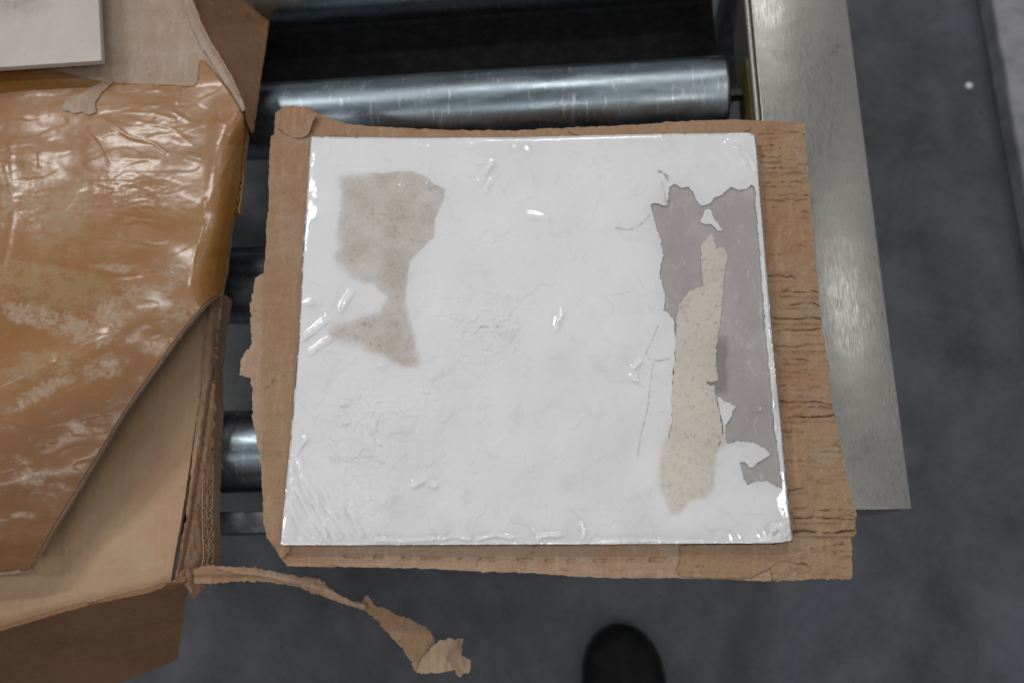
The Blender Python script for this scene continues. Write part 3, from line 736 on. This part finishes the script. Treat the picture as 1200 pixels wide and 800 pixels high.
# lower flap under the raised tape flap
INF = [(-150, 330), (60, 330), (205, 345), (243, 352), (247, 372), (243, 400), (236, 450), (226, 520), (214, 600), (205, 650), (200, 682), (175, 692), (150, 697), (115, 704), (80, 713), (40, 725), (0, 737), (-150, 775)]
def inner_z(u, v):
    return .660 + .0025 * fbm(u * .01, v * .01, 2, 55) + .0007 * fbm(u * .05, v * .02, 3, 57) - .003 * np.exp(-((pline(u, v, [(70, 665), (62, 640), (80, 600)]) / 9) ** 2)) - .00010 * np.clip(v - 640, 0, 100)
sheet('inner_flap', INF, inner_z, MCARD_T, lbox, 2.5, .004, rough=.35, seed=37)
# torn side wall, seen leaning outwards
WALL = [(248, 350), (262, 343), (259, 370), (253, 395), (249, 420), (250, 450), (253, 480), (250, 520), (249, 560), (248, 600), (250, 640), (252, 655), (247, 672), (238, 690), (226, 697), (218, 688), (206, 678), (209, 655), (219, 600), (227, 520), (236, 450), (239, 400)]
def wall_z(u, v):
    ix = np.interp(v, [350, 400, 450, 520, 600, 655, 690], [250, 247, 242, 232, 220, 210, 206])
    return .666 - .0007 * np.clip(u - ix, 0, 60) + .0016 * fbm(u * .06, v * .02, 3, 58) - .002 * np.exp(-((u - ix - 7) / 2) ** 2) + .0016 * fbm(u * .1, v * .05, 3, 59)
sheet('torn_side_wall', WALL, wall_z, MCARD, lbox, 1.5, .004, rough=1.0, seed=39, dens=2)
# exposed corrugation along the torn edge: liners and wavy mediums on edge
def ribbon(name, pts, z, h, mat, parent, wave=0.0, wl=6.0, t=.0005, seed=0):
    P = densify(pts, .9, .5, seed, closed=False)
    d = np.gradient(P, axis=0); L = np.hypot(d[:, 0], d[:, 1]) + 1e-9; nn = np.stack([-d[:, 1], d[:, 0]], 1) / L[:, None]
    s = np.cumsum(L)
    ph = s / wl * 2 * math.pi + 5 * perlin(s * .06, s * 0 + seed, 3); wave = wave * (1 + .9 * perlin(s * .09, s * 0 + seed + 5, 6))
    Q = P + nn * (wave * np.sin(ph)).reshape(-1, 1)
    zz = (z(Q[:, 0], Q[:, 1]) if callable(z) else np.full(len(Q), z)) + .0012 * perlin(s * .12, s * 0 + 3.3, seed)
    zz = zz + LOW
    A = at(Q[:, 0], Q[:, 1], zz); dd = np.gradient(A, axis=0); nw = np.stack([-dd[:, 1], dd[:, 0], 0 * dd[:, 0]], 1); nw /= np.linalg.norm(nw, axis=1)[:, None] + 1e-12
    T0 = A - nw * t; T1 = A + nw * t; B0 = T0 - (0, 0, h); B1 = T1 - (0, 0, h); n = len(A)
    V = np.concatenate([T0, T1, B1, B0]); F = []
    for i in range(n - 1):
        for k in range(4):
            a = k * n + i; b = ((k + 1) % 4) * n + i; F.append((a, a + 1, b + 1, b))
    F += [(0, n, 2 * n, 3 * n), (n - 1, 4 * n - 1, 3 * n - 1, 2 * n - 1)]
    return new_mesh(name, V, F, mat, parent)
EDG = [(263, 345), (256, 385), (251, 430), (252, 480), (249, 540), (247, 600), (249, 650), (244, 684)]
def offp(p, d): return [(a + d, b) for a, b in p]
for k, (dx, wv) in enumerate(((0, 0), (-3, 1.6), (-6, 0), (-8.6, 1.5), (-11.5, 0))):
    ribbon('liner_edge' if wv == 0 else 'fluted_medium', offp(EDG[(0 if k == 0 else 2):], dx + (1 if k else 1)), lambda u, v: wall_z(u, v) * 0 + .650 + .0006 * (252 - u).clip(-5, 20), .014, MCARD_P if wv == 0 else MCARD, lbox, wv, 7.5, .00035, seed=k * 3 + 1)
# torn corrugated edge at the upper right bend
UE = [(283, 118), (288, 140), (290, 160), (286, 185), (285, 215), (281, 250)]
for k, (dx, wv) in enumerate(((-1.5, 0), (.8, 1.3), (3, 0))):
    ribbon('liner_edge' if wv == 0 else 'fluted_medium', offp(UE, dx - 4), lambda u, v: top_z(np.full_like(u, 284.0), v) * 0 + .684, .005, MCARD if wv == 0 else MCARD_D, lbox, wv, 7, .00035, seed=20 + k)
# dark flap hanging down at the top
SF = [(223, -60), (222, -10), (226, 4), (234, 28), (246, 50), (258, 68), (270, 90), (282, 118), (289, 140), (294, 150), (297, 160), (301, 130), (306, 90), (312, 50), (317, 10), (319, -60)]
def side_z(u, v):
    ix = np.interp(v, [-60, 0, 28, 68, 118, 160], [222, 224, 234, 258, 282, 295])
    return .698 - .0011 * np.clip(u - ix, 0, 120) + .0016 * fbm(u * .02, v * .02, 2, 81) - .006 * np.exp(-(((u - 230) / 60) ** 2 + ((v + 10) / 80) ** 2))
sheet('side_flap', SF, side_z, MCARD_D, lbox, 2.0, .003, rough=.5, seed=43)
# rolled back liner along that flap's upper edge
TL = [(214, -60), (214, 0), (222, 26), (233, 50), (246, 70), (262, 95), (275, 115), (284, 132), (288, 128), (280, 108), (270, 88), (258, 66), (245, 46), (235, 25), (226, 0), (224, -60)]
def tl_z(u, v):
    return top_z(u, v) + .004 + .0012 * fbm(u * .05, v * .05, 2, 83)
sheet('torn_liner', TL, tl_z, MCARD_F, lbox, 1.6, .0012, rough=.8, seed=45)
ribbon('liner_edge', [(223, -40), (225, 0), (235, 27), (245, 47), (258, 68), (270, 88), (280, 110)], .7075, .003, MCARD_P, lbox, 0, 7, .0005, seed=31)
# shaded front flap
FF = [(-150, 776), (0, 739), (40, 727), (80, 715), (115, 706), (150, 699), (175, 694), (200, 684), (217, 681), (219, 690), (214, 730), (209, 770), (200, 776), (175, 787), (140, 800), (100, 812), (-150, 870)]
def ff_z(u, v):
    ty = np.interp(u, [-150, 0, 80, 150, 217], [776, 739, 715, 699, 681])
    return .669 - .0019 * np.clip(v - ty, 0, 200) + .002 * fbm(u * .012, v * .012, 2, 85)
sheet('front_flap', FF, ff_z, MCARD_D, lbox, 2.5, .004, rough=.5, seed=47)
# corner knuckle where flap and wall meet
o = sheet('torn_liner', [(203, 682), (212, 668), (222, 664), (234, 664), (246, 672), (240, 688), (232, 696), (226, 703), (222, 690), (214, 684)], lambda u, v: .672 - .0006 * (u - 205).clip(0, 50) + .003 * fbm(u * .07, v * .07, 3, 87), MCARD, lbox, 1.3, .001, rough=1.0, seed=49, dens=2)
# plain hidden body of the box, walls down to the rollers
def wallbox(p, q, z0, z1):
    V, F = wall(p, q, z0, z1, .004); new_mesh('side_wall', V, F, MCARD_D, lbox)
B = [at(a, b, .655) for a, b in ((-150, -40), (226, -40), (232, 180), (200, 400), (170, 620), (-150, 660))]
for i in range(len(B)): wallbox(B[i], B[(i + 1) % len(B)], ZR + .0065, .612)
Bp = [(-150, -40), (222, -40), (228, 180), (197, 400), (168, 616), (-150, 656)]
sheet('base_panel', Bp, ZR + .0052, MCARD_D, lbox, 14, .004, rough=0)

# long torn strip that hangs off the corner
strip = empty('torn_cardboard_strip', tuple(at(240, 672, .66)), 'long thin torn cardboard strip trailing from the box corner above the floor', 'cardboard strip')
ST = [(226, 668), (236, 664), (247, 662), (275, 664), (302, 665), (325, 670.6), (350, 675), (373.7, 678), (380, 681), (385, 688), (400, 697), (414, 703.6), (424, 706), (426, 700), (431, 697), (435, 702), (439, 709), (448, 712), (460, 717), (480, 725), (497, 733), (505, 740), (511, 750), (507, 765), (500, 776),
      (494, 786), (488, 788), (483, 777), (474, 762.5), (457, 745), (443, 728), (428, 715), (414, 711), (391, 703.6), (375, 697), (359, 691), (345, 686), (316, 681), (273, 681), (240, 684), (228, 684)]
LOWSET.add(strip.name)
def st_z(u, v):
    mid = np.interp(u, [226, 302, 360, 428, 470, 510], [673, 673, 685, 711, 738, 765])
    return .668 - .00012 * (u - 236) + .0005 * np.abs(v - mid) * 0 + .0022 * fbm(u * .03, v * .03, 3, 88) + .0025 * np.exp(-((v - mid + 2) / 4.0) ** 2) * (u < 430) + .0004 * fbm(u * .25, v * .25, 3, 89)
sheet('torn_ply', ST, st_z, MCARD, strip, 1.1, .0010, rough=1.0, seed=51, dens=1.6, fine=.9)
o = sheet('torn_liner', [(250, 663), (302, 666), (350, 676), (375, 681), (386, 690), (412, 705), (428, 709), (426, 713), (408, 708), (390, 701), (360, 688), (330, 680), (300, 674), (262, 670)], lambda u, v: st_z(u, v) + .0012, MCARD_P, strip, 1.2, .0007, rough=1.0, seed=52, dens=2)
TIP = [(488, 787), (492, 776), (500, 765), (508, 755), (514, 751), (526, 747), (534, 749), (543, 747), (541, 757), (541, 767), (547, 770), (552, 773), (551, 782), (549, 789), (544, 788), (540, 793), (534, 790), (532, 785), (520, 787), (506, 788), (496, 789)]
sheet('curled_tip', TIP, lambda u, v: st_z(u, v) + .004 + .006 * np.sin(np.clip((u - 490) / 60, 0, 1) * math.pi) + .002 * fbm(u * .06, v * .06, 3, 4), MCARD_P, strip, 1.2, .0008, rough=1.0, seed=53, dens=2)

# ------------------------------------------------------------------ pale board at the upper left
def board_mat():
    k = NT('pale_grey_board')
    c = k.mix(k.ramp(k.noise(14, 5), .35, .7), (.54, .495, .455), (.60, .555, .51))
    c = k.mix(k.attr('dark'), c, (.33, .30, .29))
    c = k.mix(k.ramp(k.noise(350, 6, .75), .57, .67, 0, .5), c, (.36, .33, .30))
    return k.set(Base_Color=c, Roughness=.8, Normal=k.bump(k.noise(240, 5, .7), .0005, .5))
def bz(u, v): return .7225 + LOW + 0 * u
bo = sheet('pale_board', [(-150, -60), (113, -60), (115.5, 0), (117.5, 40), (119, 71), (60, 75), (0, 79), (-150, 90)], bz, board_mat(), None, 3.0, .005, rough=.18, seed=61,
           attrs={'dark': lambda u, v: np.clip(.7 * np.exp(-(((u - 22) / 34) ** 2 + ((v - 3) / 15) ** 2)) * (1 + 1.2 * fbm(u * .12, v * .12, 3, 6)), 0, .8)})
bo['label'] = 'pale grey flat board lying on top of the taped box in the corner'; bo['category'] = 'board'

# ------------------------------------------------------------------ black shoe
shoe = empty('black_shoe', tuple(at(735, 860, 0)), 'rounded toe of a dark black shoe standing on the grey floor', 'shoe')
LEA = NT('black_leather')
_c = LEA.mix(LEA.ramp(LEA.noise(40, 6), .35, .7), (.007, .007, .008), (.014, .014, .014))
_c = LEA.mix(LEA.ramp(LEA.noise(260, 6, .75), .56, .68, 0, .35), _c, (.04, .04, .038))
LEA = LEA.set(Base_Color=_c, Roughness=.7, Specular_IOR_Level=.2, Normal=LEA.bump(LEA.noise(260, 6, .7), .001, .5))
RUB = dark_mat('black_rubber', (.010, .010, .010), .7)
toe = at(724, 731, .022); ax = _n(np.array(at(738, 860, 0)) - np.array(at(724, 731, 0))); ax[2] = 0
sxv = np.array((-ax[1], ax[0], 0))
if sxv[0] < 0: sxv = -sxv
Ls = .30
def shoe_w(t):    # half width along the shoe
    return np.interp(t, [0, .015, .05, .10, .17, .25, .36, .5, .65, .8, .92, .98, 1], [.004, .020, .034, .045, .053, .056, .055, .047, .040, .038, .036, .026, .008])
def shoe_h(t):
    return np.interp(t, [0, .03, .08, .16, .28, .40, .52, .65, .75, .9, 1], [.026, .037, .048, .055, .062, .074, .092, .112, .118, .115, .10])
def loft(z_base, prof, inset, n_t=46, n_a=36, hfun=None):
    V = []; F = []
    for i in range(n_t):
        t = (i / (n_t - 1)) ** 1.25
        c = np.array((toe[0], toe[1], 0)) + ax * (t * Ls)
        w = float(shoe_w(t)) - inset; w = max(w, .002); h = hfun(t)
        for j in range(n_a):
            a = 2 * math.pi * j / n_a; ca, sa = math.cos(a), math.sin(a)
            pw = .62 if sa > 0 else .35
            xx = w * math.copysign(abs(ca) ** .8, ca)
            zz = z_base + (h - z_base) * (max(sa, 0) ** pw) if sa > 0 else z_base
            p = c + sxv * xx; V.append((p[0], p[1], zz))
    for i in range(n_t - 1):
        for j in range(n_a):
            k = (j + 1) % n_a; F.append((i * n_a + j, (i + 1) * n_a + j, (i + 1) * n_a + k, i * n_a + k))
    F.append(tuple(range(n_a))); F.append(tuple(reversed(range((n_t - 1) * n_a, n_t * n_a))))
    return V, F
V, F = loft(.020, None, .003, hfun=lambda t: float(shoe_h(t)))
up = new_mesh('upper', V, F, LEA, shoe, True, angle=80)
V, F = loft(.0008, None, -.0015, hfun=lambda t: .0215)
new_mesh('sole', V, F, RUB, shoe, True, angle=50)
# toe cap seam and laces
def tube(pts, r, seg=8):
    V = []; F = []; n = len(pts)
    for i, p in enumerate(pts):
        d = np.array(pts[min(i + 1, n - 1)]) - np.array(pts[max(i - 1, 0)]); d = d / (np.linalg.norm(d) + 1e-12)
        a = np.cross(d, (0, 0, 1)); a = a / (np.linalg.norm(a) + 1e-12); b = np.cross(a, d)
        for j in range(seg):
            q = 2 * math.pi * j / seg; V.append(tuple(np.array(p) + a * r * math.cos(q) + b * r * math.sin(q)))
    for i in range(n - 1):
        for j in range(seg):
            k = (j + 1) % seg; F.append((i * seg + j, i * seg + k, (i + 1) * seg + k, (i + 1) * seg + j))
    return V, F
def over(t, a, lift=0.0):
    c = np.array((toe[0], toe[1], 0)) + ax * (t * Ls); w = float(shoe_w(t)) - .003; h = float(shoe_h(t))
    ca, sa = math.cos(a), math.sin(a)
    p = c + sxv * (w * math.copysign(abs(ca) ** .8, ca)); p[2] = .020 + (h - .020) * (max(sa, 0) ** .62) + lift
    return p
V, F = tube([over(.24 + .02 * math.sin(a), a, .0003) for a in np.linspace(.12, math.pi - .12, 26)], .0011, 8)
new_mesh('toe_seam', V, F, RUB, shoe, True)
for t in (.40, .46, .52, .58):
    V, F = tube([over(t + .015 * math.cos(a), a, .0012) for a in np.linspace(1.1, math.pi - 1.1, 12)], .0021, 8)
    new_mesh('lace', V, F, BLACKPL, shoe, True)

# ------------------------------------------------------------------ small litter on the floor
def chip(u, v, r, mat, seed, label, cat):
    c = at(u, v, .0015); Vv = []; n = 12
    for k, (rr, z) in enumerate(((1, 0.0005), (1.05, .0012), (.6, .0028))):
        for j in range(n):
            a = 2 * math.pi * j / n; q = r * rr * (1 + .25 * float(perlin(math.cos(a) + seed, math.sin(a) + seed)))
            Vv.append((c[0] + q * math.cos(a), c[1] + q * math.sin(a), z))
    F = []
    for k in range(2):
        for j in range(n):
            m = (j + 1) % n; F.append((k * n + j, k * n + m, (k + 1) * n + m, (k + 1) * n + j))
    F.append(tuple(range(2 * n, 3 * n))); F.append(tuple(reversed(range(n))))
    o = new_mesh('plaster_crumb', Vv, F, mat, None, True); o['label'] = label; o['category'] = cat
    return o
CH = NT('white_crumb'); CH = CH.set(Base_Color=(.78, .78, .76), Roughness=.7, Normal=CH.bump(CH.noise(500, 3), .0005, .5))
chip(1136, 100, .0052, CH, 1.3, 'tiny round white crumb on the dark floor right of the rail', 'crumb')
